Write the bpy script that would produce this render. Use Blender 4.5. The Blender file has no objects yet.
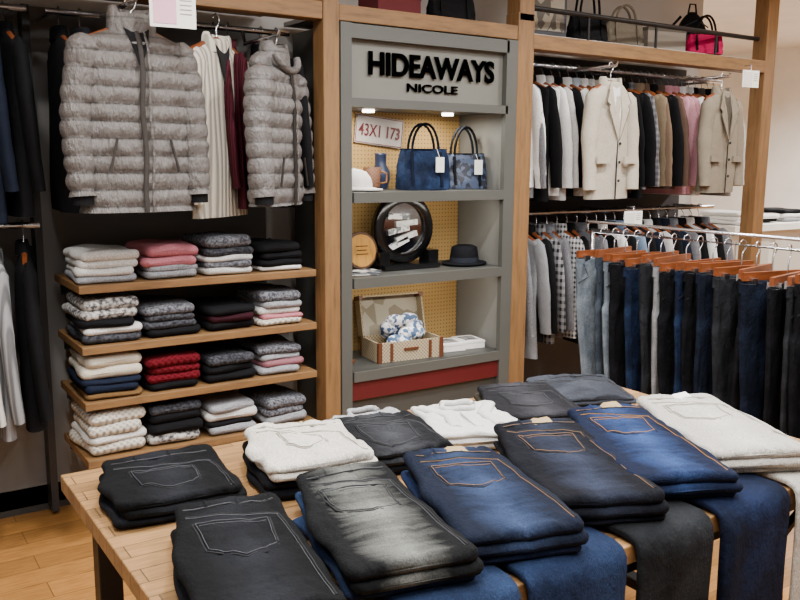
import bpy, bmesh, math, random
from mathutils import Vector, Matrix, noise
random.seed(7)
R=math.radians
def lin(c):
    if isinstance(c,str):
        c=[int(c[i:i+2],16)/255 for i in (0,2,4)]
    return tuple((x/12.92 if x<=.04045 else ((x+.055)/1.055)**2.4) for x in c)+(1,)
MC={}
def M(col,kind='cloth',rough=.85,col2=None,scale=1.0,metal=0,emit=0):
    key=(col,kind,rough,col2,scale,metal,emit)
    if key in MC: return MC[key]
    m=bpy.data.materials.new(kind+'_'+col); m.use_nodes=True
    nt=m.node_tree; N=nt.nodes; Lk=nt.links
    b=N['Principled BSDF']; b.inputs['Roughness'].default_value=rough; b.inputs['Metallic'].default_value=metal
    if kind in('cloth','heather','denim','fade','rib','check','knit'): b.inputs['Specular IOR Level'].default_value=.12
    if kind=='nylon': b.inputs['Specular IOR Level'].default_value=.6
    c1=lin(col); b.inputs['Base Color'].default_value=c1
    def n(t,**k):
        x=N.new(t)
        for a,v in k.items(): setattr(x,a,v)
        return x
    tc=n('ShaderNodeTexCoord')
    def noi(sc,det=3,vec=None,r=.5):
        x=n('ShaderNodeTexNoise'); x.inputs['Scale'].default_value=sc; x.inputs['Detail'].default_value=det; x.inputs['Roughness'].default_value=r
        Lk.new(vec if vec else tc.outputs['Object'],x.inputs['Vector']); return x.outputs['Fac']
    def ramp(fac,stops):
        x=n('ShaderNodeValToRGB'); e=x.color_ramp.elements
        while len(e)<len(stops): e.new(.5)
        for i,(p,c) in enumerate(stops): e[i].position=p; e[i].color=c
        Lk.new(fac,x.inputs['Fac']); return x.outputs['Color']
    def mapv(s):
        x=n('ShaderNodeMapping'); x.inputs['Scale'].default_value=s; Lk.new(tc.outputs['Object'],x.inputs['Vector']); return x.outputs['Vector']
    def math_(op,a,b_=None,clamp=False):
        x=n('ShaderNodeMath',operation=op); x.use_clamp=clamp
        for i,q in enumerate((a,b_)):
            if q is None: continue
            if isinstance(q,(int,float)): x.inputs[i].default_value=q
            else: Lk.new(q,x.inputs[i])
        return x.outputs[0]
    def bump(h,s,d=.01):
        x=n('ShaderNodeBump'); x.inputs['Strength'].default_value=s; x.inputs['Distance'].default_value=d
        Lk.new(h,x.inputs['Height']); Lk.new(x.outputs[0],b.inputs['Normal'])
    def mixc(f,a,c,mode='MIX'):
        x=n('ShaderNodeMix',data_type='RGBA',blend_type=mode)
        if isinstance(f,(int,float)): x.inputs[0].default_value=f
        else: Lk.new(f,x.inputs[0])
        Lk.new(a,x.inputs[6]); Lk.new(c,x.inputs[7]); return x.outputs[2]
    def mul(c,f): return tuple(min(1,q*f) for q in c[:3])+(1,)
    c2=lin(col2) if col2 else mul(c1,1.35)
    if kind=='cloth':
        Lk.new(ramp(noi(260*scale,2),[(.3,mul(c1,.8)),(.7,mul(c1,1.15))]),b.inputs['Base Color'])
        bump(noi(14,4),.4,.02)
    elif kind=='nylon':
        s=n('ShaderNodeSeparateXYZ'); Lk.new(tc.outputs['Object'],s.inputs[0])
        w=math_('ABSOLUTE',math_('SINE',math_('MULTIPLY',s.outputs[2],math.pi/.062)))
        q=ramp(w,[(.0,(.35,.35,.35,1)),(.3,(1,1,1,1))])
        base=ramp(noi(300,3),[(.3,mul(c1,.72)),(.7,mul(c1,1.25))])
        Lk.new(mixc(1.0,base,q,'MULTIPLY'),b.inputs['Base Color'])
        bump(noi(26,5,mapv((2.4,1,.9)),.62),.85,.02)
    elif kind=='heather':
        Lk.new(ramp(noi(190*scale,3),[(.38,c1),(.62,c2)]),b.inputs['Base Color']); bump(noi(120,2),.5,.004)
    elif kind=='knit':
        s=n('ShaderNodeSeparateXYZ'); Lk.new(tc.outputs['Object'],s.inputs[0])
        w=math_('SINE',math_('MULTIPLY',s.outputs[0],330*scale)); w2=math_('SINE',math_('MULTIPLY',math_('ADD',s.outputs[1],s.outputs[2]),260*scale))
        h=math_('ADD',math_('MULTIPLY',math_('MULTIPLY',w,w2),.5),.5)
        Lk.new(ramp(h,[(.1,mul(c1,.6)),(.55,c1)]),b.inputs['Base Color']); bump(h,.8,.006)
    elif kind in('denim','fade'):
        big=noi(5*scale,4,r=.6); fine=noi(330,3,mapv((1,1,.5)),.7)
        if kind=='fade':
            s=n('ShaderNodeSeparateXYZ'); Lk.new(tc.outputs['Object'],s.inputs[0])
            g=math_('SUBTRACT',1.0,math_('MULTIPLY',math_('ABSOLUTE',s.outputs[0]),7.5),True)
            st=noi(2.6,3,mapv((2,2.6,1)),.5)
            wh=noi(9,3,mapv((.6,6,1)),.6)
            big=math_('ADD',math_('MULTIPLY',math_('MULTIPLY',g,st),1.45),math_('MULTIPLY',math_('SUBTRACT',wh,.5),.5))
            base=ramp(big,[(.25,c1),(.9,c2)])
        else: base=ramp(big,[(.42,c1),(.72,c2)])
        tex=ramp(fine,[(.32,(.35,.35,.37,1)),(.5,(.85,.85,.85,1)),(.68,(1.5,1.5,1.5,1))])
        Lk.new(mixc(.6,base,tex,'MULTIPLY'),b.inputs['Base Color']); bump(noi(24,6,mapv((1.5,1,1)),.65),.7,.015)
    elif kind=='rib':
        s=n('ShaderNodeSeparateXYZ'); Lk.new(tc.outputs['Object'],s.inputs[0])
        src=math_('ADD',s.outputs[0],s.outputs[1])
        w=math_('SINE',math_('MULTIPLY',src,420*scale)); w=math_('ADD',math_('MULTIPLY',w,.5),.5)
        Lk.new(ramp(w,[(.15,c2 if col2 else mul(c1,.5)),(.6,c1)]),b.inputs['Base Color']); bump(w,.7,.005)
    elif kind=='check':
        s=n('ShaderNodeSeparateXYZ'); Lk.new(tc.outputs['Object'],s.inputs[0])
        a=math_('GREATER_THAN',math_('SINE',math_('MULTIPLY',math_('ADD',s.outputs[0],s.outputs[1]),170*scale)),.1)
        c=math_('GREATER_THAN',math_('SINE',math_('MULTIPLY',s.outputs[2],170*scale)),.1)
        Lk.new(ramp(math_('MULTIPLY',math_('ADD',a,c),.5),[(.2,c1),(.9,c2)]),b.inputs['Base Color'])
    elif kind in('wood','woodv'):
        f=noi(5,6,mapv((1.2*scale,9*scale,9*scale) if kind=='wood' else (9*scale,9*scale,.9*scale)),.65)
        Lk.new(ramp(f,[(.25,mul(c1,.5)),(.5,c1),(.8,mul(c1,1.3))]),b.inputs['Base Color']); bump(f,.15,.004)
    elif kind in('planks','floor'):
        br=n('ShaderNodeTexBrick'); Lk.new(tc.outputs['Object'],br.inputs['Vector'])
        br.inputs['Color1'].default_value=mul(c1,.68); br.inputs['Color2'].default_value=mul(c1,1.2); br.inputs['Mortar'].default_value=mul(c1,.25)
        br.inputs['Scale'].default_value=1; br.inputs['Mortar Size'].default_value=.0015
        br.inputs['Brick Width'].default_value=.3 if kind=='planks' else 1.1; br.inputs['Row Height'].default_value=.06 if kind=='planks' else .13
        f=noi(6,6,mapv((1.5,14,9)),.65)
        Lk.new(mixc(.8,br.outputs['Color'],ramp(f,[(.25,(.45,.4,.35,1)),(.6,(1,1,1,1))]),'MULTIPLY'),b.inputs['Base Color'])
    elif kind=='peg':
        s=n('ShaderNodeSeparateXYZ'); Lk.new(tc.outputs['Object'],s.inputs[0]); cb=n('ShaderNodeCombineXYZ')
        Lk.new(s.outputs[0],cb.inputs[0]); Lk.new(s.outputs[2],cb.inputs[1])
        v=n('ShaderNodeTexVoronoi',voronoi_dimensions='2D'); v.inputs['Scale'].default_value=48; v.inputs['Randomness'].default_value=0
        Lk.new(cb.outputs[0],v.inputs['Vector'])
        Lk.new(ramp(v.outputs['Distance'],[(.16,mul(c1,.35)),(.22,c1)]),b.inputs['Base Color'])
    elif kind=='wicker':
        br=n('ShaderNodeTexChecker'); Lk.new(tc.outputs['Object'],br.inputs['Vector']); br.inputs['Scale'].default_value=110
        br.inputs['Color1'].default_value=mul(c1,.5); br.inputs['Color2'].default_value=c1
        Lk.new(br.outputs['Color'],b.inputs['Base Color'])
    elif kind=='print':
        v=n('ShaderNodeTexVoronoi'); v.inputs['Scale'].default_value=28*scale; Lk.new(tc.outputs['Object'],v.inputs['Vector'])
        x=n('ShaderNodeSeparateColor'); Lk.new(v.outputs['Color'],x.inputs[0])
        Lk.new(ramp(x.outputs[0],[(.35,c1),(.5,c2)]),b.inputs['Base Color'])
    elif kind=='paint':
        Lk.new(ramp(noi(3,4),[(.3,mul(c1,.94)),(.7,mul(c1,1.04))]),b.inputs['Base Color'])
    if emit:
        b.inputs['Emission Color'].default_value=c1; b.inputs['Emission Strength'].default_value=emit
    MC[key]=m; return m

class MB:
    def __init__(s): s.v=[];s.f=[];s.mi=[];s.sm=[];s.slots=[];s.T=Matrix()
    def m(s,mat):
        if mat not in s.slots: s.slots.append(mat)
        return s.slots.index(mat)
    def add(s,vs,fs,mat,sm=False):
        o=len(s.v); s.v+= [tuple(s.T@Vector(p)) for p in vs]; k=s.m(mat)
        for f in fs: s.f.append([i+o for i in f]); s.mi.append(k); s.sm.append(sm)
    def box(s,c,d,mat,rz=0,rx=0,ry=0):
        rm=Matrix.Rotation(rz,3,'Z')@Matrix.Rotation(ry,3,'Y')@Matrix.Rotation(rx,3,'X')
        vs=[Vector(c)+rm@Vector((x*d[0]/2,y*d[1]/2,z*d[2]/2)) for x in(-1,1) for y in(-1,1) for z in(-1,1)]
        s.add(vs,[(0,1,3,2),(4,6,7,5),(0,4,5,1),(2,3,7,6),(0,2,6,4),(1,5,7,3)],mat)
    def loft(s,rings,mat,closed=True,caps=True,sm=True,capmat=None):
        n=len(rings[0]); vs=[p for r in rings for p in r]; fs=[]
        for i in range(len(rings)-1):
            for j in range(n if closed else n-1):
                k=(j+1)%n; fs.append((i*n+j,i*n+k,(i+1)*n+k,(i+1)*n+j))
        s.add(vs,fs,mat,sm)
        if caps:
            s.add(rings[0],[tuple(range(n))],capmat or mat); s.add(rings[-1],[tuple(range(n))],capmat or mat)
    def tube(s,pts,r,mat,n=8,flat=1.0,caps=True,flatax=None):
        pts=[Vector(p) for p in pts]; rings=[]
        up=Vector((0,1,0)) if flatax is None else Vector(flatax)
        for i,p in enumerate(pts):
            d=(pts[min(i+1,len(pts)-1)]-pts[max(i-1,0)]).normalized()
            if abs(d.dot(up))>.95: u2=Vector((1,0,0)) if abs(d.x)<.9 else Vector((0,0,1))
            else: u2=up
            a=(u2-d*u2.dot(d)).normalized(); b=d.cross(a)
            rr=r[i] if isinstance(r,(list,tuple)) else r
            rings.append([p+a*math.cos(t*2*math.pi/n)*rr*flat+b*math.sin(t*2*math.pi/n)*rr for t in range(n)])
        s.loft(rings,mat,caps=caps)
    def prism(s,poly,off,mat,sm=False):
        n=len(poly); off=Vector(off); vs=[Vector(p) for p in poly]+[Vector(p)+off for p in poly]
        fs=[tuple(range(n)),tuple(range(2*n-1,n-1,-1))]+[(i,(i+1)%n,n+(i+1)%n,n+i) for i in range(n)]
        s.add(vs,fs,mat,sm)
    def lathe(s,prof,c,mat,n=32,axis='Z',sx=1,sy=1,caps=True):
        rings=[]
        for r,z in prof:
            ring=[]
            for t in range(n):
                a=t*2*math.pi/n; x,y=r*math.cos(a)*sx,r*math.sin(a)*sy
                p={'Z':(x,y,z),'Y':(x,z,y),'X':(z,x,y)}[axis]
                ring.append(Vector(c)+Vector(p))
            rings.append(ring)
        s.loft(rings,mat,caps=caps)
    def build(s,name,loc=(0,0,0),rz=0,bevel=0,parent=None):
        me=bpy.data.meshes.new(name); me.from_pydata(s.v,[],s.f)
        for m in s.slots: me.materials.append(m)
        for p,k,q in zip(me.polygons,s.mi,s.sm): p.material_index=k; p.use_smooth=q
        bm=bmesh.new(); bm.from_mesh(me); bmesh.ops.recalc_face_normals(bm,faces=bm.faces); bm.to_mesh(me); bm.free()
        o=bpy.data.objects.new(name,me); bpy.context.collection.objects.link(o); o.location=loc; o.rotation_euler=(0,0,rz)
        if bevel:
            b=o.modifiers.new('b','BEVEL'); b.width=bevel; b.limit_method='ANGLE'; b.angle_limit=R(50); b.segments=2
        if parent: o.parent=parent
        return o
def sup(t,a,b,n=2.6):
    c,s_=math.cos(t),math.sin(t)
    return a*math.copysign(abs(c)**(2/n),c), b*math.copysign(abs(s_)**(2/n),s_)
def nz(x,y,z): return noise.noise(Vector((x,y,z)))
def text(body,size,ext,mat,loc,rot,parent,name,off=0,width=None):
    cu=bpy.data.curves.new(name,'FONT'); cu.body=body; cu.size=size; cu.extrude=ext; cu.offset=off; cu.align_x='CENTER'; cu.align_y='CENTER'
    t=bpy.data.objects.new('tmp',cu); bpy.context.collection.objects.link(t)
    bpy.context.view_layer.update()
    me=bpy.data.meshes.new_from_object(t.evaluated_get(bpy.context.evaluated_depsgraph_get()))
    bpy.data.objects.remove(t)
    me.materials.clear(); me.materials.append(mat)
    if width:
        xs=[v.co.x for v in me.vertices]; k=width/(max(xs)-min(xs))
        for v in me.vertices: v.co.x*=k
    o=bpy.data.objects.new(name,me); bpy.context.collection.objects.link(o); o.location=loc; o.rotation_euler=rot
    o.parent=parent; return o

# ---------- common materials
wood_v=M('7c5b36','woodv',.6); wood_h=M('7c5b36','wood',.6)
chrome=M('c8c8cc','metal',.25,metal=1); black_m=M('161618','metal',.45,metal=.3); iron=M('2a2a2c','metal',.5)
white=M('e8e6e0','paint',.7); hangwood=M('743c1b','wood',.4); tagw=M('f0efe8','plain',.6)
dark=M('0c0c0e','plain',.9)

# ---------- room
def slab_obj(name,c,d,mat):
    b=MB(); b.box(c,d,mat); return b.build(name)
slab_obj('floor',(4,2.75,-.05),(12,11.5,.1),M('a9773f','floor',.4))
slab_obj('ceiling',(4,2.75,3.05),(12,11.5,.1),M('e2dfd8','paint',.9))
wallm=M('c0bfbc','paint',.9)
slab_obj('wall_back',(1.6,4.05,1.5),(7.2,.1,3),wallm)
slab_obj('wall_left',(-2.05,2.75,1.5),(.1,11.5,3),wallm)
slab_obj('wall_front',(4,-3.05,1.5),(12,.1,3),wallm)
slab_obj('wall_right',(10.05,2.75,1.5),(.1,11.5,3),M('e6e5e0','paint',.9))
slab_obj('wall_far',(7.6,8.55,1.5),(4.8,.1,3),M('e6e5e0','paint',.9))
slab_obj('wall_return',(5.25,6.3,1.5),(.1,4.4,3),M('c4c2bd','paint',.9))
slab_obj('baseboard_back',(1.55,3.985,.06),(7.1,.03,.12),M('3a3836','plain',.6))

# ---------- fixture frame
def frame():
    b=MB()
    for x,w in((.715-1.15,.1),(1.875,.08),(3.01,.11),(5.10,.11)):
        b.box((x,3.43,1.17 if x<5 else 1.499),(w,.1,2.34 if x<5 else 2.998),wood_v)
    b.box((3.01,3.43,2.5),(.1,.1,.4),wood_v)
    b.box((.71,3.43,2.24),(2.25,.09,.075),wood_h)
    b.box((2.437,3.43,2.24),(1.04,.09,.07),wood_h)
    b.box((4.05,3.43,2.205),(1.99,.1,.075),wood_h)
    return b.build('display_wall_frame',bevel=.004)
frame()
slab_obj('wall_panel_left',(.69,3.985,1.13),(2.25,.03,2.2),M('777674','paint',.8))
slab_obj('wall_panel_right',(4.05,3.985,1.13),(1.95,.03,2.2),M('4a4a4e','paint',.8))
b=MB(); b.box((4.05,3.72,2.255),(1.94,.46,.02),M('b9bab8','plain',.4)); b.build('top_shelf')
b=MB(); b.box((.7,3.72,2.29),(2.2,.46,.02),M('8a8781','plain',.5)); b.build('top_shelf')
b=MB(); b.tube([(3.06,3.43,2.38),(5.02,3.43,2.38)],.014,black_m,10)
for x in(3.5,4.05,4.6): b.tube([(x,3.43,2.24),(x,3.43,2.38)],.008,black_m,8)
b.build('guard_rail')
RY=3.67
def rail(x0,x1,z,y=RY,arms=()):
    b=MB(); b.tube([(x0,y,z),(x1,y,z)],.013,chrome,12)
    k=max(2,int((x1-x0)/.9)+1)
    for i in range(k):
        x=x0+.03+(x1-x0-.06)*i/(k-1)
        b.tube([(x,y,z),(x,3.968,z)],.009,chrome,8)
    for ax,ay,az in arms:
        b.tube([(ax,y,z),(ax,y-.03,az),(ax,ay,az),(ax,ay-.004,az+.02)],.009,chrome,8)
    return b.build('clothes_rail')
rail(-.38,.68,2.17); rail(.75,1.81,2.17,arms=((.965,3.2,2.165),(1.58,3.3,2.105)))
rail(-.38,.68,1.33)
rail(3.09,5.0,2.13,arms=((3.57,3.28,2.11),(4.55,3.28,2.11))); rail(3.09,5.0,1.30)
b=MB(); b.box((.715,3.92,1.12),(.03,.09,2.2),iron); b.build('shelf_standard')

# ---------- garments
def garment(name,loc,rz,mat,mat2=None,sw=.44,depth=.08,length=.64,sleeve=.56,puff=0,v=0,hood=False,coll=True,zipm=None,flare=.01,seed=None,amp=.012,lapel=False,btn=None,so=.075):
    b=MB(); sd=random.random()*50 if seed is None else seed
    step=.008 if puff else .025; nr=int(length/step); n=64 if puff else 28; top=-.095
    def dd(dz): return depth*(.42+.4*min(1,dz/.055)+.18*min(1,max(0,(dz-.055)/.15)))
    rings=[]
    for i in range(nr+1):
        dz=length*(1-i/nr); 
        z=top-dz; k=min(1,dz/.055)
        half=.065+(sw/2-.065)*k if dz<.055 else sw/2*(1-.05*math.sin(min(1,(dz-.05)/length)*math.pi))+flare*dz/length
        d=dd(dz)
        ring=[]
        for j in range(n):
            t=2*math.pi*j/n; x,y=sup(t,half,d,2.5)
            f=min(1,dz/.1)
            a=amp*nz(x*9+sd,(1 if y>0 else -1)*2,z*2.2)*f
            if puff:
                zz=z+.003*nz(x*6+sd,3,z*3)
                bl=abs(math.sin(math.pi*zz/puff))**.6*.013*min(1,k+.2)-.005
                a+=bl+.008*nz(x*24+sd,y*20,z*12)*min(1,k+.2)+.003*nz(x*55+sd,y*20,z*26)
                y+=math.copysign(1,y)*a*min(1,abs(y)/d*1.6); x+=math.copysign(1,x)*a*.4
            else:
                y+=math.copysign(1,y)*a*1.6; x+=math.copysign(1,x)*a*.5
            ring.append((x,y,z))
        rings.append(ring)
    b.loft(rings,mat,capmat=dark if not puff else mat)
    for s_ in(-1,1):
        m=76 if puff else 14; pts=[];rad=[]
        for i in range(m+1):
            t=i/m; z=-.125-sleeve*t-.01
            x=sw/2-.045+so*math.sin(min(1,t*1.6)*math.pi/2); y=-.012-.03*t*t
            r=(.058-.016*t)*min(1,.45+t*8)
            if puff: r+=abs(math.sin(math.pi*z/puff))**.6*.009+.005*nz(z*30,s_,sd)
            else: r*=1+.12*nz(z*14,sd,s_)
            pts.append((s_*x+ .006*nz(z*9,sd,1),y,z)); rad.append(r)
        b.tube(pts,rad,mat,18,flat=min(1,depth/.075))
        if puff: b.tube([(pts[-1][0],pts[-1][1],pts[-1][2]+.01),(pts[-1][0],pts[-1][1],pts[-1][2]-.03)],.038,mat2 or mat,14)
    if coll:
        h=.075 if puff else .035
        prof=[(.092,.72*1,-.018),(.088,.7,h*.6),(.08,.66,h),(.068,.6,h),(.062,.55,-.01)]
        rings=[]
        for r,k,z in prof:
            rings.append([(r*math.cos(t*2*math.pi/24),max(.03,depth*.7)*r/.08*math.sin(t*2*math.pi/24),top+z-(.025 if math.sin(t*2*math.pi/24)<-.6 else 0)) for t in range(24)])
        b.loft(rings,mat,capmat=mat2 or dark)
    fy=lambda z,o: -(dd(top-z)+o)
    if zipm:
        for ox,r in((.0,.010),(.028,.005)):
            b.tube([(ox+.004*math.sin(z*20),fy(z,.012+.004*(1 if puff else 0)),z) for z in [top-length*k/24 for k in range(0,25)]],r,zipm if ox==0 else mat,8,flat=.5)
    if puff:
        for s_ in(-1,1): b.tube([(s_*.10,fy(top-.44,.012),top-.40),(s_*.13,fy(top-.5,.012),top-.52)],.005,zipm or dark,6)
    if v:
        zs=[top+.01-v*k/10 for k in range(11)]; vw=.05; oo=.011 if not puff else .018
        poly=[(-vw*(1-k/10)-.002,fy(z,oo),z) for k,z in enumerate(zs)]+[(vw*(1-k/10)+.002,fy(z,oo),z) for k,z in list(enumerate(zs))[::-1]]
        b.prism(poly,(0,.004,0),mat2 or dark)
        if lapel:
            for s_ in(-1,1):
                P=[(.035,top+.015),(.075,top-.035),(.105,top-.10),(.08,top-.115),(.088,top-.14),(.008,top-v)]
                poly=[(s_*x,fy(z,.019),z) for x,z in P]+[(s_*.028,fy(top-v*.5,.019),top-v*.5)]
                b.prism(poly,(0,.006,0),mat)
                b.tube([(s_*x,fy(z,.019),z) for x,z in P[1:]],.0025,M('6e6354','plain',.9),5)
            b.tube([(0,fy(z,.012),z) for z in [top-v-(length-v)*k/8 for k in range(9)]],.004,dark,6)
            for k in range(3): b.lathe([(.008,0),(.008,.006)],(.02,fy(top-v-.02-k*.1,.018),top-v-.02-k*.1),dark,10,'Y')
            for s_ in(-1,1): b.box((s_*.12,fy(top-length*.68,.012),top-length*.66),(.11,.012,.035),mat)
    if hood:
        rings=[]
        for k in range(13):
            a=math.pi*k/12-math.pi/2; rings.append([((.145+.008*nz(t*.8,k,1))*math.cos(a)*math.cos(t*math.pi/10),.015+(.075 if t<=10 else .06)*math.cos(a)*math.sin(t*math.pi/10),top-.015+.06*math.sin(a)+.008*nz(t*.7,k*.6,4)) for t in range(20)])
        b.loft(rings,mat,caps=False)
        b.tube([(.10*math.cos(q),-.055+.02*math.sin(q),top+.02-.06*abs(math.sin(q))) for q in [math.pi*(1+k/12) for k in range(13)]],.016,mat,10)
    b.tube([(0,0,top-.01),(0,0,-.035),(.014,0,-.02),(.021,0,-.003),(.016,0,.014),(0,0,.021),(-.016,0,.014),(-.02,0,0)],.0028,chrome,8)
    b.tube([(-.17,0,top-.05),(-.08,0,top-.012),(0,0,top+.012),(.08,0,top-.012),(.17,0,top-.05)],.012,hangwood,8)
    return b.build(name,loc,rz)
taupe=M('5f5a57','nylon',.42); taupe2=M('676361','nylon',.42)
blk=M('0e0e10'); nav=M('131926'); gry=M('5b5c61','heather',.9,'7b7c81'); lgry=M('a5a4a2','heather',.9,'c6c5c3'); cream=M('c9c2b4','rib',.9,scale=.5)
marn=M('4a1a25','rib',.9,scale=.8); whit=M('dddcda'); char=M('26272b','heather',.9,'38393f'); beige=M('b5a994'); beiged=M('7d6d58'); pink=M('c28c96'); blu=M('6c8097')
gst=M('9a9b9d','rib',.9,'3c3d42',scale=.45)
for i,(m,nm,L) in enumerate([(gry,'sweater',.66),(blk,'jacket',.64),(lgry,'sweater',.62),(char,'sweater',.66),(blk,'jacket',.64),(M('9d9fa3','check',.9,'3a3c42',1.2),'shirt',.70),(gst,'sweater',.70),(gst,'sweater',.68),(nav,'coat',.72),(blk,'coat',.70)]):
    garment(nm,(-.30+i*.1,RY+.01*(i%2),2.17),R(90+random.uniform(-8,8)),m,depth=.04,length=L,sw=.42)
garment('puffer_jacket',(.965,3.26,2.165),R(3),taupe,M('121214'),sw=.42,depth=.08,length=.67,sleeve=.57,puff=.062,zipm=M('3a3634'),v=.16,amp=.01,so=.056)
garment('ribbed_cardigan',(1.375,3.46,2.17),R(30),cream,depth=.035,length=.72,sw=.34,sleeve=.62,v=.18)
garment('knit_sweater',(1.445,RY,2.17),R(78),marn,depth=.032,length=.70,sw=.42)
garment('knit_sweater',(1.50,RY-.03,2.17),R(80),M('4a1a25','rib',.9,scale=.8),depth=.03,length=.69,sw=.44)
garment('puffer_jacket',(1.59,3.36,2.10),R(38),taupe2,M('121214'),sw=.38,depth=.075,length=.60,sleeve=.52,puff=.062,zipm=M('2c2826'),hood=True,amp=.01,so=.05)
for x,m in((.80,blk),(.88,char),(1.16,blk),(1.67,char),(1.745,blk)):
    garment('jacket',(x,RY,2.17),R(90+random.uniform(-4,4)),m,depth=.045,length=.69,sw=.44)
g1=M('8a8b8d','rib',.9,scale=.4); g2=M('303136','rib',.9,scale=.4); g3=M('cac7c0','rib',.9,scale=.4)
seq=[(lgry,.62),(blk,.6),(gry,.66),(g1,.7),(g2,.7),(g1,.72),(g3,.7),(g1,.72),(blk,.7)]
for i,(m,L) in enumerate(seq):
    garment('knit_cardigan',(-.28+i*.112,RY-.01,1.33),R(90+random.uniform(-12,6)),m,depth=.04,length=L,sw=.42,sleeve=.6)
cols=[whit,gry,blk,whit,lgry,blk,whit,M('a9b2bb'),whit,lgry,M('cdc8c0'),blk,blk,blk,M('4a4a4c','check',.9,'77777a'),beiged,M('6a5848'),blk,M('5a463c'),pink,pink,whit,lgry,blk,M('47443f'),blk,beiged,lgry]
for i,m in enumerate(cols):
    x=3.13+i*.067
    garment('shirt' if m in(whit,lgry,pink) else 'jacket',(x,RY,2.13),R(90+random.uniform(-12,9)),m,mat2=whit,depth=.03,length=.62+random.uniform(-.06,.05),sw=.42,sleeve=.54,v=.2 if i%3==0 else 0)
garment('blazer',(3.57,3.32,2.11),R(6),M('b2aa9b'),whit,sw=.36,depth=.055,length=.62,sleeve=.53,v=.30,lapel=True,so=.055)
garment('blazer',(4.55,3.33,2.11),R(5),M('7f7667'),M('4a443c'),sw=.35,depth=.055,length=.60,sleeve=.52,v=.28,lapel=True,so=.055)
cols=[gry,M('7f8184'),blk,M('8a8a8c','check',.9,'1f2024',.9),gry,M('c4c4c4','check',.9,'2b2c30',1.3),blk,gry,blk,whit,blk,blu,blk,nav,lgry,blk,nav,gry,blk,whit,blk,gry]
for i,m in enumerate(cols):
    garment('shirt',(3.14+i*.082,RY,1.30),R(90+random.uniform(-18,2) if i<8 else 90),m,depth=.033,length=.66+random.uniform(-.05,.05),sw=.42,sleeve=.52)

# ---------- folded cloth slab (rounded cross-section)
def slab(b,c,w,d,h,mat,sd=0,w2=None,na=.004,fn=None,rc=.02,wob=.005,bulge=0,crown=0):
    w2=w2 or w; r=h/2; ys=[]
    for k in range(6): 
        p=math.pi/2*(1-k/5); ys.append((-d/2+r*1.3-r*1.3*math.sin(p),max(.05,math.cos(p))))
    m=26
    for k in range(1,m): ys.append((-d/2+r*1.3+(d-2.6*r)*k/m,1))
    for k in range(6):
        p=math.pi/2*k/5; ys.append((d/2-r*1.3+r*1.3*math.sin(p),max(.05,math.cos(p))))
    rings=[]
    for y,s_ in ys:
        u=y/(d/2); e=max(0,rc-(d/2-abs(y))); cut=rc-math.sqrt(max(0,rc*rc-e*e))
        ww=(w+(w2-w)*(u+1)/2)/2-cut
        hh=h/2*s_; ring=[]; P=[]
        for k in range(7): a=-math.pi/2+math.pi*k/6; P.append((ww-hh+hh*math.cos(a),hh*math.sin(a)))
        for k in range(1,22): P.append(((ww-hh)*(1-2*k/22),hh))
        for k in range(7): a=math.pi/2+math.pi*k/6; P.append((-ww+hh+hh*math.cos(a),hh*math.sin(a)))
        for k in range(1,8): P.append((-(ww-hh)*(1-2*k/8),-hh))
        lft=bulge*math.exp(-((u+.05)/.35)**2)
        for x,z in P:
            q=x/ww if ww else 0
            zz=z+(fn(x,y) if fn else na*nz(x*9+sd,y*9,sd))*(1 if z>0 else .35)+(crown*(1-q*q) if z>0 else 0)
            xx=x+wob*nz(y*7,sd,5 if x>0 else 9)*abs(q)-(lft*max(0,-q))
            ring.append((c[0]+xx,c[1]+y+wob*nz(x*7,sd,3)*abs(u)**3,c[2]+h/2+zz))
        rings.append(ring)
    b.loft(rings,mat)
def pile(name,x,y,z,layers,w=.235,d=.31,rz=0):
    b=MB(); zz=.004
    for k,(m,h) in enumerate(layers):
        ox,oy=random.uniform(-.009,.009),random.uniform(-.008,.008); ww=w+random.uniform(-.018,.006)
        b.T=Matrix.Rotation(R(random.uniform(-3,3)),4,'Z')
        slab(b,(ox,oy,zz),ww,d,h*1.10,m,sd=random.random()*40,na=.009,wob=.016,crown=.005 if k==len(layers)-1 else 0,rc=.03); zz+=h*.97
    m=layers[-1][0]
    b.tube([(.055*math.cos(a),d*.30+.035*math.sin(a),zz+.005) for a in [math.pi*(1+k/10) for k in range(11)]],.006,m,6)
    return b.build(name,(x,y,z),rz)
SH=[1.105,.86,.632,.392]
for z in SH:
    b=MB(); b.box((1.28,3.62,z-.016),(1.04,.44,.032),wood_h)
    for x in(.80,1.75):
        b.prism([(x,3.93,z-.032),(x,3.50,z-.032),(x,3.93,z-.11)],(.006,0,0),iron)
    b.build('wall_shelf',bevel=.003)
pk=M('a8646e','heather',.9,'b87680'); gr2=M('7a7b7f','heather',.9,'9b9ca1'); hth=M('3c3d43','heather',.9,'74757b',.5); lg=M('b4b2ae','heather',.9,'d3d1cd'); wk=M('cbc5b8','knit',.95,scale=.7); rd=M('5e101b','knit',.9,scale=.7); dkh=M('222327','heather',.9,'47484e',.5); nv=M('161d2e'); blf=M('0f0f12')
stp=M('c6c3bd','heather',.9,'4a4a4e',.35); crm2=M('c4bcac')
S='sweater_pile'
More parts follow.
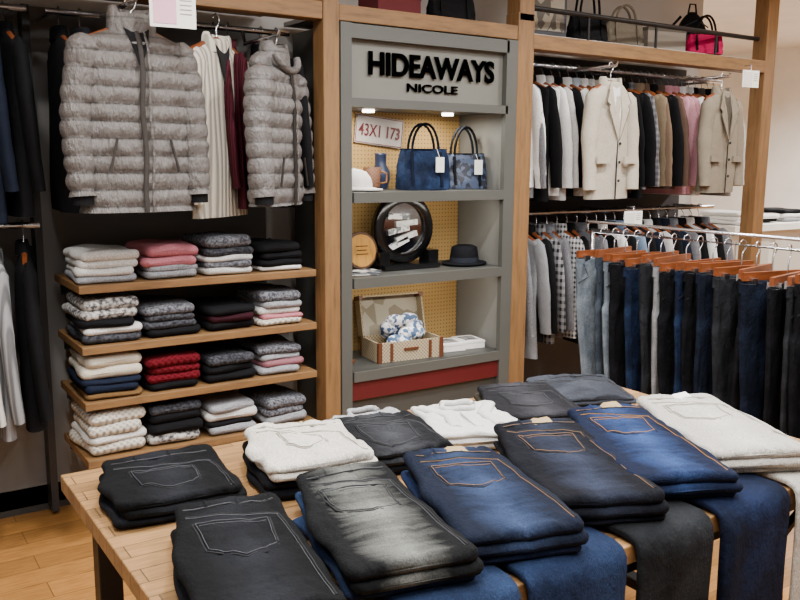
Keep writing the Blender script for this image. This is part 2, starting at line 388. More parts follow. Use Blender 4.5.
rows=[
 [(S,[(gr2,.026),(lg,.03),(lg,.032),(lg,.034)]),(S,[(gr2,.028),(gr2,.022),(pk,.04),(pk,.042)]),(S,[(lg,.026),(hth,.03),(lg,.024),(dkh,.036),(hth,.042)]),('tshirt_pile',[(whit,.018),(blf,.03),(blf,.034),(blf,.034)])],
 [(S,[(dkh,.036),(lg,.03),(blf,.03),(stp,.04),(stp,.04)]),(S,[(blf,.034),(dkh,.03),(dkh,.03),(hth,.032)]),(S,[(blf,.034),(M('2c1018'),.034),(blf,.032)]),(S,[(wk,.025),(pk,.02),(lg,.03),(gr2,.03),(hth,.04)])],
 [(S,[(M('6a4f30'),.02),(nv,.036),(nv,.024),(crm2,.048),(crm2,.046)]),(S,[(blf,.03),(rd,.036),(rd,.036),(rd,.036)]),(S,[(blf,.035),(blf,.038),(dkh,.038)]),(S,[(gr2,.03),(M('8a5c64'),.03),(gr2,.03),(hth,.034)])],
 [(S,[(wk,.05),(lg,.03),(wk,.05),(wk,.05)]),(S,[(stp,.045),(blf,.045),(blf,.045),(dkh,.034)]),(S,[(gr2,.035),(blf,.024),(lg,.04),(gr2,.034)]),(S,[(gr2,.04),(hth,.034),(hth,.044)])]]
for z,row in zip(SH,rows):
    for x,(nm,ly) in zip((.885,1.14,1.39,1.64),row):
        pile(nm,x,3.575,z,ly,rz=R(random.uniform(-3,3)),w=.235 if x<1.6 else .215)

# ---------- display cabinet
cab=M('4e4f4b','paint',.5); cabd=M('3e3f3c','paint',.5); peg=M('c09a5c','peg',.7); sgn=M('6b6b64','paint',.5); redp=M('500308','paint',.6)
b=MB()
x0,x1=1.925,2.945; yf,yb=3.39,3.86
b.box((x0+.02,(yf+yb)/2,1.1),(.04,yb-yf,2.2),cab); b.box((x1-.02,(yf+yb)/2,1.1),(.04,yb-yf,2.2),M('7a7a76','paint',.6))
b.box((x0+.022,yf,1.1),(.056,.03,2.2),cab); b.box((x1-.03,yf,1.1),(.07,.03,2.2),cab)
b.box((2.435,(yf+yb)/2,2.185),(1.0,yb-yf,.03),cab)
b.box((2.435,yf+.005,2.165),(.92,.04,.06),cab); b.box((2.435,yf+.005,1.855),(.92,.04,.04),cab)
b.box((2.435,yf+.03,2.01),(.93,.02,.29),sgn)
b.box((2.435,yb-.07,1.2),(.93,.01,1.4),peg); b.box((2.435,yb-.01,1.1),(.95,.02,2.18),cabd)
b.box((2.435,3.6,1.85),(.93,.40,.02),cabd)
for z in(1.45,1.05,.60):
    b.box((2.435,3.60,z-.012),(.93,.42,.024),cabd); b.box((2.435,yf,z-.024),(.90,.034,.048),cab)
b.box((2.435,yf+.01,.51),(.93,.03,.10),redp)
b.box((2.435,yf+.03,.24),(.93,.03,.45),cabd)
cabinet=b.build('display_cabinet')
lt=M('020203','plain',1.0); lt.node_tree.nodes['Principled BSDF'].inputs['Specular IOR Level'].default_value=0
text('HIDEAWAYS',.14,.004,lt,(2.445,yf+.010,2.03),(R(90),0,0),cabinet,'sign_letters',off=.0045,width=.74)
text('NICOLE',.052,.003,lt,(2.44,yf+.013,1.935),(R(90),0,0),cabinet,'sign_letters_small',off=.0012,width=.30)
em=M('fff6ea','plain',.5,emit=14)
b=MB()
for x in(2.2,2.68): b.lathe([(.03,0),(.03,.012)],(x,3.6,1.827),em,20)
b.build('cabinet_downlight')
b=MB(); b.T=Matrix.Translation((2.37,3.772,1.745))@Matrix.Rotation(R(6),4,'Y')
b.box((0,0,0),(.29,.004,.145),M('b9b2b0','paint',.4)); b.tube([(-.14,-.003,-.067),(.14,-.003,-.067),(.14,-.003,.067),(-.14,-.003,.067),(-.14,-.003,-.067)],.002,M('8a4a40'),6)
pl=b.build('licence_plate')
text('43X1 173',.085,.001,M('6a2a30','plain',.5),(2.37,3.766,1.74),(R(90),R(6),0),pl,'plate_digits',off=.001,width=.25)
def cap(name,loc,mat,rz=0):
    b=MB()
    b.lathe([(.088,0),(.09,.03),(.082,.06),(.06,.088),(.03,.1),(.004,.104)],(0,0,0),mat,28)
    pts=[]
    for k in range(13):
        a=R(200+140*k/12); pts.append((.088*math.cos(a),.088*math.sin(a),.012))
    for k in range(13):
        a=R(340-140*k/12); pts.append((.1*math.cos(a),.088*math.sin(a)*1.75,.004))
    b.prism(pts,(0,0,.005),mat); b.lathe([(.007,0),(.004,.006)],(0,0,.102),mat,10)
    return b.build(name,loc,rz)
cap('baseball_cap',(2.10,3.57,1.453),M('d8d6d0'),R(25)); 
b=MB(); b.lathe([(.04,0),(.045,.11),(.041,.11),(.037,.01)],(0,0,0),M('6a4226','wicker',.7),24); b.tube([(.043,0,.09),(.075,0,.08),(.075,0,.035),(.042,0,.03)],.005,M('8a6038'),8)
b.build('woven_cup',(2.245,3.64,1.453),R(-20))
b=MB(); b.lathe([(.035,0),(.05,.05),(.048,.09),(.03,.12),(.03,.17),(.034,.18),(.02,.17)],(0,0,0),M('26304a','plain',.3),24); b.tube([(.045,0,.09),(.08,0,.08),(.075,0,.035),(.045,0,.03)],.005,M('3f4a66'),8)
b.build('ceramic_jug',(2.34,3.71,1.453),R(100))
def tote(name,loc,rz,mat,w=.26,h=.2,d=.12,hh=.13,strap=None,tag=True,trim=None):
    b=MB(); rings=[]
    for k in range(13):
        t=k/12; ww=w/2*(1-.14*t+.07*math.sin(t*3)); dd_=d/2*(1-.55*t)+.004
        rings.append([( sup(2*math.pi*j/40,ww,dd_,3)[0], sup(2*math.pi*j/40,ww,dd_,3)[1]+.016*nz(j*.5,t*5,w*9), h*t) for j in range(40)])
    b.loft(rings,mat)
    st=strap or mat
    for s_ in(-1,1):
        b.tube([(w*.26*math.cos(a),s_*(d*.22),h*.93+hh*math.sin(a)*(1 if math.sin(a)>0 else .3)) for a in [math.pi*(-.15+1.3*k/16) for k in range(17)]],.007,st,8)
    tr=trim or st
    for x in(-w*.28,w*.28): b.box((x,-d/2*.78,h*.5),(.014,.012,h*.86),tr,rx=R(-8))
    b.tube([(w*.46*math.cos(a),d*.25*math.sin(a),h) for a in [2*math.pi*k/24 for k in range(25)]],.004,tr,6)
    if tag: b.box((w*.22,-d/2-.008,h*.62),(.045,.002,.075),tagw); b.tube([(w*.2,-d/2*.7,h),(w*.22,-d/2-.006,h*.78)],.0012,tagw,5)
    return b.build(name,loc,rz)
dn=M('101a2e','denim',.8,'26385a',2.5); dn2=M('0e1526','print',.6,'3a4760',1.6)
tote('denim_tote_bag',(2.50,3.56,1.453),R(-12),dn,.28,.20,.13,.14,M('0d1424'))
tote('canvas_tote_bag',(2.775,3.58,1.453),R(-14),dn2,.25,.18,.12,.15,M('101218'))
b=MB(); b.T=Matrix.Translation((2.155,3.60,1.153))@Matrix.Rotation(R(-8),4,'X')
b.lathe([(.088,-.01),(.095,-.006),(.095,.01),(.088,.014)],(0,0,0),M('4a2f1c','woodv',.5),40,'Y'); b.lathe([(.08,-.013),(.08,-.009)],(0,0,0),M('a8782e','woodv',.5),40,'Y')
for k in range(3): b.box((0,-.0138,.022-.02*k),(.07-.015*(k%2),.001,.004),M('4a2f1c'))
b.build('round_wooden_plaque')
b=MB(); c=(2.42,3.62,1.253); mb=M('08080a','plain',.25)
b.lathe([(.13,-.02),(.172,-.024),(.18,-.01),(.18,.02),(.13,.02),(.13,-.02)],c,mb,48,'Y',caps=False)
b.lathe([(.132,.0),(.132,.004)],c,M('b4b8ba','metal',.08,metal=1),40,'Y')
b.lathe([(.13,.018),(.13,.022)],c,dark,40,'Y')
for k in range(5): b.box((2.39+.05*(k%2),3.612,1.175+.035*k),(.13,.004,.028),M('c9c8c4' if k%2 else '70767c','print',.5,'e0e2e2',2),ry=R(-22+6*k))
b.box((2.42,3.60,1.065),(.34,.16,.022),mb); b.box((2.27,3.6,1.103),(.06,.09,.075),mb); b.box((2.57,3.6,1.103),(.06,.09,.075),mb)
b.build('round_mirror')
b=MB(); hm=M('0c0d12')
b.lathe([(.02,0.012),(.13,.006),(.135,.012),(.13,.015),(.085,.018),(.083,.05),(.075,.095),(.05,.105),(.02,.095),(.004,.093)],(0,0,0),hm,36,sx=1,sy=.85)
b.lathe([(.0865,.018),(.0855,.043)],(0,0,0),M('23262e'),36,sy=.85,caps=False)
b.build('fedora_hat',(2.775,3.56,1.050),R(15))
b=MB()
for k in range(3): b.box((2.09+.02*k,3.49+.02*k,1.054+.004*k),(.15,.1,.003),M(['b8b4aa','7d8488','c8c6c0'][k],'print',.5,'4a4e55',1),rz=R(12*k-10))
b.build('leaflet_pile')
wk2=M('b3a284','wicker',.8); lea=M('5a3018','plain',.5)
b=MB()
for c,d in(((0,-.10,.05),(.36,.008,.1)),((0,.10,.05),(.36,.008,.1)),((-.18,0,.05),(.008,.2,.1)),((.18,0,.05),(.008,.2,.1)),((0,0,.006),(.36,.2,.01))): b.box(c,d,wk2)
for x in(-.175,.175):
    for y in(-.1,.1): b.box((x,y,.05),(.02,.02,.102),lea)
b.box((0,-.106,.06),(.08,.01,.012),lea); b.box((-.11,-.106,.05),(.015,.006,.09),lea); b.box((.11,-.106,.05),(.015,.006,.09),lea)
b.T=Matrix.Translation((0,.104,.1))@Matrix.Rotation(R(-14),4,'X')
b.box((0,.03,.1),(.36,.008,.2),M('a8a090','print',.8,'857c6a',.5)); 
for c,d in(((0,0,.2),(.36,.06,.008)),((-.18,0,.1),(.008,.06,.2)),((.18,0,.1),(.008,.06,.2))): b.box(c,d,wk2)
for x in(-.175,.175): b.box((x,-.002,.195),(.022,.065,.022),lea)
b.T=Matrix()
sc=M('dfe1e5','print',.8,'3c5678',2.2)
for k in range(20):
    a=k*2.4; rr=.35+.65*(k%4)/3; cx,cy,cz=.13*math.cos(a)*rr,.05*math.sin(a)*rr,.09+.032*(3-(k%4))
    rings=[[(cx+(.048+.012*nz(k,t,1))*math.sin(math.pi*(i+.5)/8)*math.cos(t*math.pi/7),cy+.035*math.sin(math.pi*(i+.5)/8)*math.sin(t*math.pi/7),cz+.035*math.cos(math.pi*(i+.5)/8)+.01*nz(t,i,k)) for t in range(14)] for i in range(8)]
    b.loft(rings,sc)
b.build('wicker_suitcase',(2.37,3.55,.602),R(-6))
b=MB()
for x,y,w in((-.06,0,.13),(.075,.02,.12)):
    b.box((x,y,.015),(w,.15,.03),white); b.box((x,y,.036),(w+.004,.154,.01),white); b.box((x,y,.0418),(w*.7,.09,.001),M('2a2a2c','print',.5,'8c8c8c'))
b.build('gift_box_set',(2.735,3.55,.602),R(-8))
b=MB(); b.prism([(-.05,0,.02),(.05,0,.02),(.035,0,0),(-.035,0,0)],(0,.03,0),M('5a3a22')); b.tube([(0,.015,.02),(0,.015,.13)],.002,lea,6)
for s_ in(-1,1): b.prism([(0,.015,.03),(s_*.035,.015,.035),(0,.015,.12)],(0,.002,0),M('a8a090'))
b.build('model_sailboat',(2.03,3.52,.602))

# ---------- items on top
slab_obj('top_shelf',(2.437,3.72,2.255),(1.03,.46,.02),M('8a8781','plain',.5))
tote('black_handbag',(2.66,3.56,2.267),R(-10),blk,.26,.14,.12,.13,tag=False)
b=MB(); b.box((0,0,.05),(.26,.16,.1),M('5a1a1e','paint')); b.box((0,0,.105),(.265,.165,.014),M('2a2224','paint')); b.build('storage_box',(2.32,3.6,2.267),R(5))
b=MB(); b.box((0,0,.2),(.32,.02,.38),M('2c2c30','paint',.5)); b.box((0,-.012,.2),(.28,.004,.34),M('8a8272','print',.6,'4a4238',.9)); b.box((0,.05,.01),(.2,.1,.02),dark); b.build('framed_poster',(3.27,3.55,2.266),R(-4))
def backpack(name,loc,rz,mat,mat2):
    b=MB(); rings=[]
    for k in range(13):
        t=k/12; s_=max(0,math.sin(math.pi*min(1,.25+t*.75)))**.5 if t>.6 else 1
        w=.11*(s_ if t>.6 else .9+.1*t/.6); w=max(w,.02)
        rings.append([(sup(j*2*math.pi/28,w,w*.55,2.8)[0],sup(j*2*math.pi/28,w,w*.55,2.8)[1],.3*t) for j in range(28)])
    b.loft(rings,mat); b.box((0,-.06,.09),(.15,.03,.12),mat2); b.tube([(-.03,0,.29),(-.02,0,.35),(.02,0,.35),(.03,0,.29)],.006,mat,8)
    for s_ in(-1,1): b.tube([(s_*.05,.05,.28),(s_*.11,.09,.2),(s_*.1,.07,.03)],.01,mat,8,flat=.5)
    b.tube([(-.09,-.05,.2),(0,-.07,.24),(.09,-.05,.2)],.004,mat2,6)
    return b.build(name,loc,rz)
tote('black_handbag',(3.62,3.56,2.266),R(-15),blk,.24,.13,.12,.2,tag=False)
tote('canvas_bag',(3.98,3.62,2.266),R(-15),M('6d6558'),.26,.15,.12,.10,tag=False)
b=MB(); b.box((0,0,.06),(.3,.2,.12),M('8a8276','paint')); b.box((0,0,.125),(.305,.205,.02),M('5a544a','paint')); b.build('storage_box',(4.32,3.66,2.266),R(-8))
tote('pink_handbag',(4.62,3.53,2.266),R(-25),M('a81249'),.24,.12,.09,.12,blk,tag=False)
backpack('backpack',(4.78,3.76,2.266),R(-20),blk,M('33333a'))
def card(name,loc,w,h,inner,top):
    b=MB(); b.box((0,0,0),(w,.004,h),tagw); b.box((-w*.18,-.003,0),(w*.5,.002,h*.8),inner)
    for k in range(4): b.box((w*.28,-.003,h*.3-k*h*.13),(w*.26,.0015,h*.03),M('9a9a9a'))
    b.tube([(0,0,h/2),(0,0,h/2+top),(0,.05,h/2+top)],.003,chrome,6)
    return b.build(name,loc,R(-6))
card('sign_card',(1.07,3.10,2.125),.165,.12,M('c8688a','print',.5,'e0a8bc',.3),.03)
card('sign_card',(4.70,3.24,2.10),.14,.10,M('c87880','print',.5,'e0d8d0',.3),.03)
card('sign_card',(3.74,3.26,1.285),.13,.08,M('6a88a8','print',.5,'dcd8d2',.3),.02)

# ---------- trouser rack
b=MB()
rx=3.36; rz_=1.235
b.tube([(rx,1.55,.03),(rx,1.55,rz_),(rx,3.2,rz_),(rx,3.2,.03)],.015,chrome,12)
for y in(1.55,3.2): b.tube([(rx-.28,y,.016),(rx+.28,y,.016)],.015,chrome,12)
b.tube([(rx,1.55,.25),(rx,3.2,.25)],.01,chrome,10)
b.tube([(rx-.04,1.55,rz_+.0),(rx-.04,1.56,rz_+.05),(rx-.04,3.19,rz_+.05),(rx-.04,3.2,rz_)],.008,chrome,8)
b.build('trouser_rack')
def trousers(loc,rz,mat,L=.8):
    b=MB(); sd=random.random()*60; top=-.125-random.uniform(0,.03); W0=random.uniform(.165,.185)
    for s_ in(-1,1):
        rings=[]; cf=random.uniform(.9,1.05)
        for i in range(31):
            t=i/30; z=top-L*(1-t)
            cx=(.062+.026*t)*cf; w=.058+.042*t; d=.012+.013*t
            if t>.72: cx=W0-.102
            rings.append([(s_*cx+sup(j*2*math.pi/28,w,d)[0]+.022*nz(z*2.5,sd,s_)*(1-t), sup(j*2*math.pi/28,w,d)[1]*(1+.9*nz(j*1.1,sd,z*5))+s_*.006+.025*nz(z*2.5,sd+9,s_*2)*(1-t*.7),z) for j in range(28)])
        b.loft(rings,mat,capmat=dark)
        b.tube([(s_*.14,-.024,top-.02),(s_*.108,-.027,top-.09),(s_*.165,-.018,top-.12)],.002,dark,5)
    rings=[[(sup(j*2*math.pi/28,W0,.025)[0],sup(j*2*math.pi/28,W0,.025)[1],z) for j in range(28)] for z in(top-.04,top+.004)]
    b.loft(rings,mat)
    for x in(-.13,-.06,.06,.13): b.box((x,-.027,top-.018),(.01,.005,.05),mat)
    b.tube([(0,-.026,top-.03),(0,-.025,top-.16)],.002,dark,5)
    b.box((0,0,top+.03),(.33,.018,.036),hangwood)
    for x in(-.12,.12): b.box((x,0,top+.008),(.03,.06,.03),chrome)
    b.tube([(0,0,top+.045),(0,0,-.04),(.016,0,-.02),(.023,0,-.003),(.018,0,.016),(0,0,.024),(-.018,0,.016),(-.022,0,0)],.003,chrome,8)
    return b.build('hanging_trousers',loc,rz)
ld=M('66727d','denim',.9,'8d9aa5',1.5); dg=M('343d49','denim',.9,'59646f',1.5); di=M('0d1320','denim',.9,'1c2639',1.5); bk=M('0b0c10','denim',.9,'1a1b21',1.5); lgt=M('7d8084','denim',.9,'a2a5a8',1.5); crm=M('b4afa4','denim',.9,'c8c3b9'); nb=M('111b30','denim',.9,'263a5c',1.5); gk=M('1e2024','denim',.9,'34373d',1.5)
tc_=[bk,crm,bk,lgt,bk,gk,bk,di,bk,gk,di,bk,nb,bk,lgt,gk,nb,bk,ld,dg,ld]
for i,m in enumerate(tc_):
    trousers((rx,1.62+i*.075,rz_),R(random.uniform(-12,14)),m,.75+random.uniform(-.05,.04))

# ---------- table
tm=M('9a754a','planks',.5)
TX0,TX1,TY0,TY1,TZ=.43,2.36,1.155,2.25,.78
b=MB(); b.box(((TX0+TX1)/2,(TY0+TY1)/2,TZ-.022),(TX1-TX0,TY1-TY0,.044),tm)
for x in(TX0+.09,TX1-.09):
    for y in(TY0+.08,TY1-.08): b.box((x,y,.37),(.06,.06,.735),black_m)
    b.box((x,(TY0+TY1)/2,.70),(.05,TY1-TY0-.2,.06),black_m); b.box((x,(TY0+TY1)/2,.12),(.05,TY1-TY0-.2,.04),black_m)
for y in(TY0+.08,TY1-.08): b.box(((TX0+TX1)/2,y,.70),(TX1-TX0-.2,.04,.06),black_m)
for s_ in(-1,1):
    for k in(0,1):
        for y in(TY1-.08,TY0+.1): b.box((.96+k*.87,y,.4),(1.02,.02,.02),black_m,ry=s_*math.atan2(.55,.86))
b.build('display_table',bevel=.003)
thr=M('8a6238','plain',.7); thrd=M('6b5038','plain',.8); thrk=M('34363c','plain',.7); thrw=M('8f8b80','plain',.7); seam=M('08080c','plain',.9)
def jeans(name,near,far,wn,wf,mat,under=(),st=thrd,drape=None,z0=TZ,label=None,pocket=True,hl=.027,nm=2,ps=1.0,amp=1.0,seamm=seam):
    b=MB(); n_=Vector(near+(0,)); f_=Vector(far+(0,)); Lv=f_-n_; Ln=Lv.length; ang=math.atan2(-Lv.x,Lv.y)
    ctr=(n_+f_)/2; W2L=(Matrix.Translation(ctr)@Matrix.Rotation(ang,4,'Z')).inverted()
    sd=random.random()*50; z=z0+.005
    if drape:
        dx0,dx1,dm,dl=drape; rings=[]; b.T=W2L
        zc=z+.010
        path=[(1.62,zc),(1.5,zc),(1.35,zc),(1.25,zc),(1.20,zc),(1.165,zc-.001),(1.145,zc-.008),(1.135,zc-.022),(1.130,zc-.045),(1.128,zc-.1),(1.127,zc-.18),(1.125,zc-.26),(1.125,zc-.34),(1.124,zc-dl)]
        npt=len(path)
        for k,(py,pz) in enumerate(path):
            nx=path[min(k+1,npt-1)]; pv=path[max(k-1,0)]; d=Vector((0,nx[0]-pv[0],nx[1]-pv[1])).normalized(); nn=Vector((0,-d.z,d.y)); 
            if nn.z<0 or (abs(nn.z)<.01 and nn.y>0): nn=-nn
            cx=(dx0+dx1)/2-.012*max(0,k-7)/6; hw=(dx1-dx0)/2*(1-.05*max(0,k-7)/6)
            ring=[]
            for j in range(40):
                xx,tt=sup(j*2*math.pi/40,hw,.011,4.0)
                o=(.014*nz(xx*14,pz*4,sd)) if (k>7 and tt>0) else .002*nz(xx*20,k*.6,sd)
                ring.append(Vector((cx+xx,py,pz))+nn*(tt+max(-.004,o)+(.003 if tt>0 else 0)))
            rings.append(ring)
        b.loft(rings,dm)
        z+=.023
    b.T=Matrix()
    def fn(x,y):
        cr=abs(nz(x*9+sd*2,y*5+x*6,sd+7)); cr=-.0045*max(0,1-cr*9)
        return amp*(.009*nz(x*7+sd,y*6,sd)+.005*nz(x*18+sd,y*14,sd)+.002*nz(x*50+sd,y*38,sd)+cr)
    for k,(m,h) in enumerate(under):
        slab(b,(random.uniform(-.012,.012)+.006*k,.01+random.uniform(-.01,.01),z),wn,Ln,h*1.05,m,sd+k,w2=wf,na=.005,bulge=.015); z+=h*.95
    for k in range(nm):
        last=k==nm-1
        slab(b,(0 if last else .010,0 if last else -.006,z),wn,Ln-(0 if last else .004),hl*1.03,mat,sd,w2=wf,fn=fn if last else (lambda x,y: fn(x,y)*.6),bulge=.022 if last else .012,crown=.004 if last else .001,rc=.028,wob=.011); z+=hl*.95
    z+=hl*.08
    h=Ln/2
    W=lambda y:(wn+(wf-wn)*(y+h)/Ln)/2
    def zt(x,y): q=x/max(.01,W(y)); return z+fn(x,y)+.004*(1-q*q)
    def line(pts,r=.0012,m=st):
        out=[]
        for a,c in zip(pts[:-1],pts[1:]):
            for q in range(8): t=q/8; out.append((a[0]+(c[0]-a[0])*t,a[1]+(c[1]-a[1])*t))
        out.append(pts[-1]); b.tube([(x,y,zt(x,y)+.0006) for x,y in out],r,m,5)
    def strip(x0,x1,y0,y1,m,th=.003,nx_=12,ny=3):
        G=[];
        for i in range(ny+1):
            for j in range(nx_+1):
                xx=x0+(x1-x0)*j/nx_; yy=y0+(y1-y0)*i/ny; e=-.002 if (i in(0,ny) or j in(0,nx_)) else th
                G.append((xx,yy,zt(xx,yy)+e))
        b.add(G,[(i*(nx_+1)+j,i*(nx_+1)+j+1,(i+1)*(nx_+1)+j+1,(i+1)*(nx_+1)+j) for i in range(ny) for j in range(nx_)],m,True)
    yb_=h-.055; wb=W(yb_)-.022
    strip(-wb,wb,yb_,h-.014,mat,.0025)
    line([(-wb,yb_-.001),(wb,yb_-.001)],.0018,seamm); line([(-wb,yb_+.004),(wb,yb_+.004)],.0010)
    for x in(-.55,.15): strip(x*wb,x*wb+.012,yb_-.006,h-.012,mat,.0055,3,4)
    line([(-wb,yb_-.03),(wb*.95,yb_-.065)],.0018,seamm); line([(-wb,yb_-.034),(wb*.95,yb_-.069)],.0010)
    line([(wb*.96,yb_-.07),(W(0)-.02,0),(W(-h*.9)-.022,-h*.92)],.0018,seamm); line([(wb*.96-.005,yb_-.07),(W(0)-.025,0),(W(-h*.9)-.027,-h*.92)],.0010)
    if pocket:
        pw=.078*ps; ph=.16*ps; yt=yb_-.075; c=-.010; yo=yt-ph*.8
        P=[(c-pw,yt+.006),(c+pw,yt-.012),(c+pw*.9,yo),(c,yo-ph*.2),(c-pw*.9,yo+.006)]
        G=[];n9=16
        for i in range(n9+1):
            v=i/n9
            for j in range(n9+1):
                u=j/n9; xx=c+(-pw+2*pw*u)*(1-.1*v); yy=yt+.006-.018*u-v*(ph*.8+ph*.2*(1-abs(2*u-1))); e=0 if(i in(0,n9) or j in(0,n9)) else .0035
                G.append((xx,yy,zt(xx,yy)+e))
        b.add(G,[(i*(n9+1)+j,i*(n9+1)+j+1,(i+1)*(n9+1)+j+1,(i+1)*(n9+1)+j) for i in range(n9) for j in range(n9)],mat,True)
        line(P+[P[0]],.0019,seamm); Q=[(c+(x-c)*.93,yt-.004+(y-yt)*.95) for x,y in P]
        b.T=Matrix.Translation((0,0,.0035)); line(Q+[Q[0]],.0010)
        line([(c-pw*.85,yt-.012),(c+pw*.86,yt-.028)],.0009); b.T=Matrix()
    if label:
        x=-.02; strip(x,x+.065,h-.058,h-.014,label,.007,5,5)
    return b.build(name,tuple(ctr),ang)
D1=M('0a0b0d','fade',.9,'1e2025',1.0); D2=M('0f1012','fade',.9,'777974',1.3); D3=M('0e1524','fade',.85,'303f5e',1.2); D4=M('0b0d14','fade',.9,'2c3345',1.2); D5=M('0c152b','fade',.85,'2f4777',1.2); D6=M('aeaba3','fade',.9,'c8c5be')
U1=M('121b2f','denim',.9,'283a5a'); U4=M('101215','denim',.9,'292c30'); U5=M('0a1122','denim',.9,'1a2747'); U3=M('101a30','denim',.9,'263757')
lab=M('9c8660','plain',.7)
jeans('folded_jeans',(.56,1.19),(.66,1.69),.25,.235,D1,[(bk,.022)],st=thrk)
jeans('folded_jeans',(.83,1.185),(.945,1.68),.265,.225,D2,[(U1,.018)],st=thrk,drape=(.79,1.035,U1,.42))
jeans('folded_jeans',(1.09,1.175),(1.25,1.66),.275,.235,D3,[(U5,.018)],drape=(1.06,1.33,U3,.5),label=lab)
jeans('folded_jeans',(1.36,1.205),(1.59,1.71),.27,.245,D4,[(D4,.016)],drape=(1.37,1.62,U4,.55),st=thrd,label=lab)
jeans('folded_jeans',(1.61,1.205),(1.87,1.71),.285,.235,D5,[(U5,.016)],drape=(1.655,1.925,U5,.5),st=thr,label=lab)
jeans('folded_jeans',(1.92,1.21),(2.15,1.68),.28,.25,D6,[(D6,.016)],drape=(1.96,2.24,D6,.5),st=thrw,label=tagw,seamm=thrw)
jeans('folded_jeans',(.60,1.79),(.645,2.12),.29,.28,D1,[(bk,.02)],st=thrk,hl=.02)
jeans('folded_jeans',(.93,1.73),(1.0,2.05),.28,.27,M('c2bdb3','denim',.9,'d6d2c9'),[(bk,.028),(bk,.028)],st=thrw,pocket=True,ps=.75,hl=.022,amp=2.0,seamm=thrw)
jeans('folded_jeans',(1.20,1.75),(1.27,2.07),.27,.26,M('141518','fade',.9,'3a3c40'),[(bk,.028)],st=thrk,hl=.022,amp=1.6)
jeans('folded_jeans',(1.765,1.83),(1.90,2.16),.27,.26,M('1a1a1e','fade',.9,'3c3c41'),[(M('38342c'),.018)],st=thrk,hl=.018)
jeans('folded_jeans',(2.04,1.90),(2.16,2.17),.30,.30,M('2c2f36','denim',.9,'464a54'),[(M('202228'),.018)],st=thrk,hl=.014,amp=1.5,pocket=False)
def shirt_fold(name,x,y,w,d,mat,rz,n=3,h=.02,am=.01):
    b=MB(); z=TZ+.006
    for k in range(n):
        sd=random.random()*30; fn=(lambda xx,yy: am*(nz(xx*14+sd,yy*14,sd)+.5*nz(xx*40,yy*40,sd))) if k==n-1 else None
        slab(b,(0,0,z),w,d,h,mat,sd,fn=fn,wob=.02,na=.003); z+=h*.95
    b.tube([(.05*math.cos(a),d*.28+.04*math.sin(a),z+.008+.004*math.sin(a*3)) for a in [math.pi*2*q/20 for q in range(21)]],.009,mat,8)
    b.box((0,-.04,z+.002),(.022,d*.5,.006),mat)
    for s_ in(-1,1): b.tube([(s_*w*.42,d*.35,z),(s_*w*.2,0,z+.004),(s_*w*.25,-d*.35,z)],[.02,.022,.018],mat,10,flatax=(0,0,1),flat=.5)
    return b.build(name,(x,y,0),rz)
shirt_fold('folded_shirt',1.525,1.93,.27,.30,M('c6c5c2'),R(-18))
shirt_fold('folded_shirt',1.33,2.17,.24,.13,M('85868a','heather',.9,'a8a9aa'),R(-3),n=1,h=.02,am=.004)

# ---------- background counter beyond the right post
b=MB(); b.box((6.4,4.3,1.10),(1.6,.8,.05),M('e6e3dc','paint')); b.box((6.4,4.3,.54),(1.5,.7,1.07),M('d6d2c8','paint',.6)); 
for x in(5.9,6.4,6.9): b.box((x,3.945,.55),(.42,.012,.9),M('bdb8ad','paint'))
b.build('display_counter')
for x,y,ly in((5.8,4.1,[(whit,.03),(whit,.03),(lg,.03)]),(6.15,4.15,[(blf,.03),(whit,.03)]),(6.5,4.15,[(gr2,.03),(whit,.03),(blf,.03)]),(6.85,4.2,[(nv,.03),(lg,.03)])):
    pile('shirt_pile',x,y,1.126,ly,w=.28,d=.34)

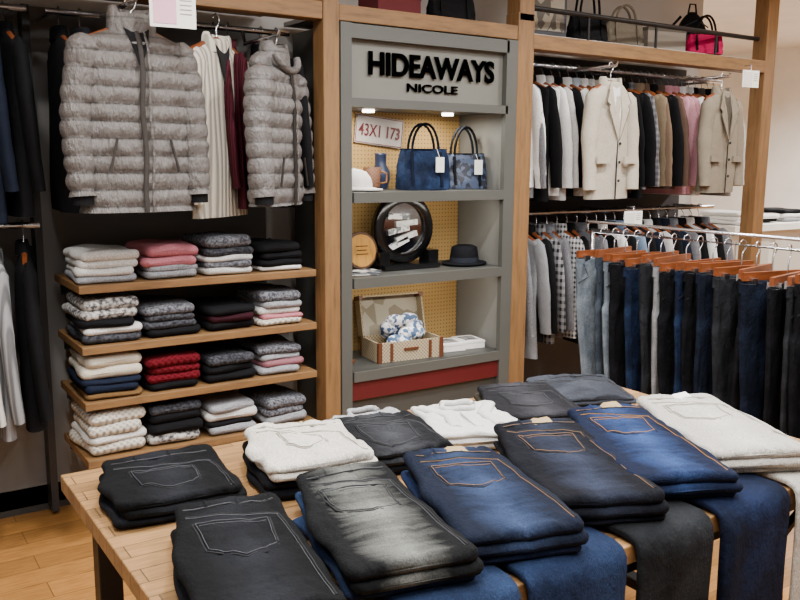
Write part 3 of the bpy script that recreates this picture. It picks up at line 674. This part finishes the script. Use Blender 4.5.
# ---------- lights
def down(x,y,e=32,size=.2):
    b=MB(); b.lathe([(.09,-.001),(.09,-.02),(.075,-.02),(.07,-.005)],(x,y,3.0),white,28); b.lathe([(.066,-.012),(.066,-.008)],(x,y,3.0),M('fffaf2','plain',.5,emit=6),24)
    b.build('ceiling_downlight')
    l=bpy.data.lights.new('dl','AREA'); l.shape='DISK'; l.size=size; l.energy=e; l.color=(1,.975,.94); l.spread=R(150)
    o=bpy.data.objects.new('ceiling_lamp',l); bpy.context.collection.objects.link(o); o.location=(x,y,2.95)
for x,y in((.2,.4),(1.7,.5),(3.1,.8),(.2,2.2),(1.3,2.2),(2.4,2.2),(3.6,2.4),(4.8,2.4)): down(x,y)
for x,y in((7,3),(7,6),(9,4.5)): down(x,y,130)  # extra lamps added to brighten the dim area beyond the right post
def fill_panel(x,y,e=27):  # added glowing panel and lamp, soft fill to even out the room light
    b=MB(); b.box((x,y,2.985),(1.24,.34,.028),white); b.box((x,y,2.968),(1.18,.28,.008),M('fbfcff','plain',.5,emit=4)); b.build('added_fill_panel')
    l=bpy.data.lights.new('pl','AREA'); l.shape='RECTANGLE'; l.size=1.18; l.size_y=.28; l.energy=e; l.color=(.98,.985,1)
    o=bpy.data.objects.new('added_fill_lamp',l); bpy.context.collection.objects.link(o); o.location=(x,y,2.955)
for x,y in((-.8,1.2),(.8,-.6),(2.6,-.2),(.8,1.4),(2.6,1.5),(4.3,1.2)): fill_panel(x,y)
for x in(2.2,2.68):
    l=bpy.data.lights.new('cl','AREA'); l.size=.06; l.energy=2.8; l.color=(1,.94,.82)
    o=bpy.data.objects.new('cabinet_lamp',l); bpy.context.collection.objects.link(o); o.location=(x,3.58,1.82)
for z in(1.415,1.015):
    l=bpy.data.lights.new('cl','AREA'); l.shape='RECTANGLE'; l.size=.8; l.size_y=.03; l.energy=1.8; l.color=(1,.94,.82)
    o=bpy.data.objects.new('cabinet_lamp',l); bpy.context.collection.objects.link(o); o.location=(2.43,3.45,z); o.rotation_euler=(R(25),0,0)
w=bpy.data.worlds.new('w'); bpy.context.scene.world=w; w.use_nodes=True; w.node_tree.nodes['Background'].inputs[0].default_value=(.8,.82,.85,1); w.node_tree.nodes['Background'].inputs[1].default_value=.2

# ---------- camera
cd=bpy.data.cameras.new('cam'); cd.sensor_width=36; cd.lens=38.1; cd.clip_start=.05
co=bpy.data.objects.new('camera',cd); bpy.context.collection.objects.link(co); co.location=(0,0,1.6)
co.rotation_euler=(Matrix.Rotation(R(-33.6),3,'Z')@Matrix.Rotation(R(80.6),3,'X')@Matrix.Rotation(R(.4),3,'Z')).to_euler()
bpy.context.scene.camera=co
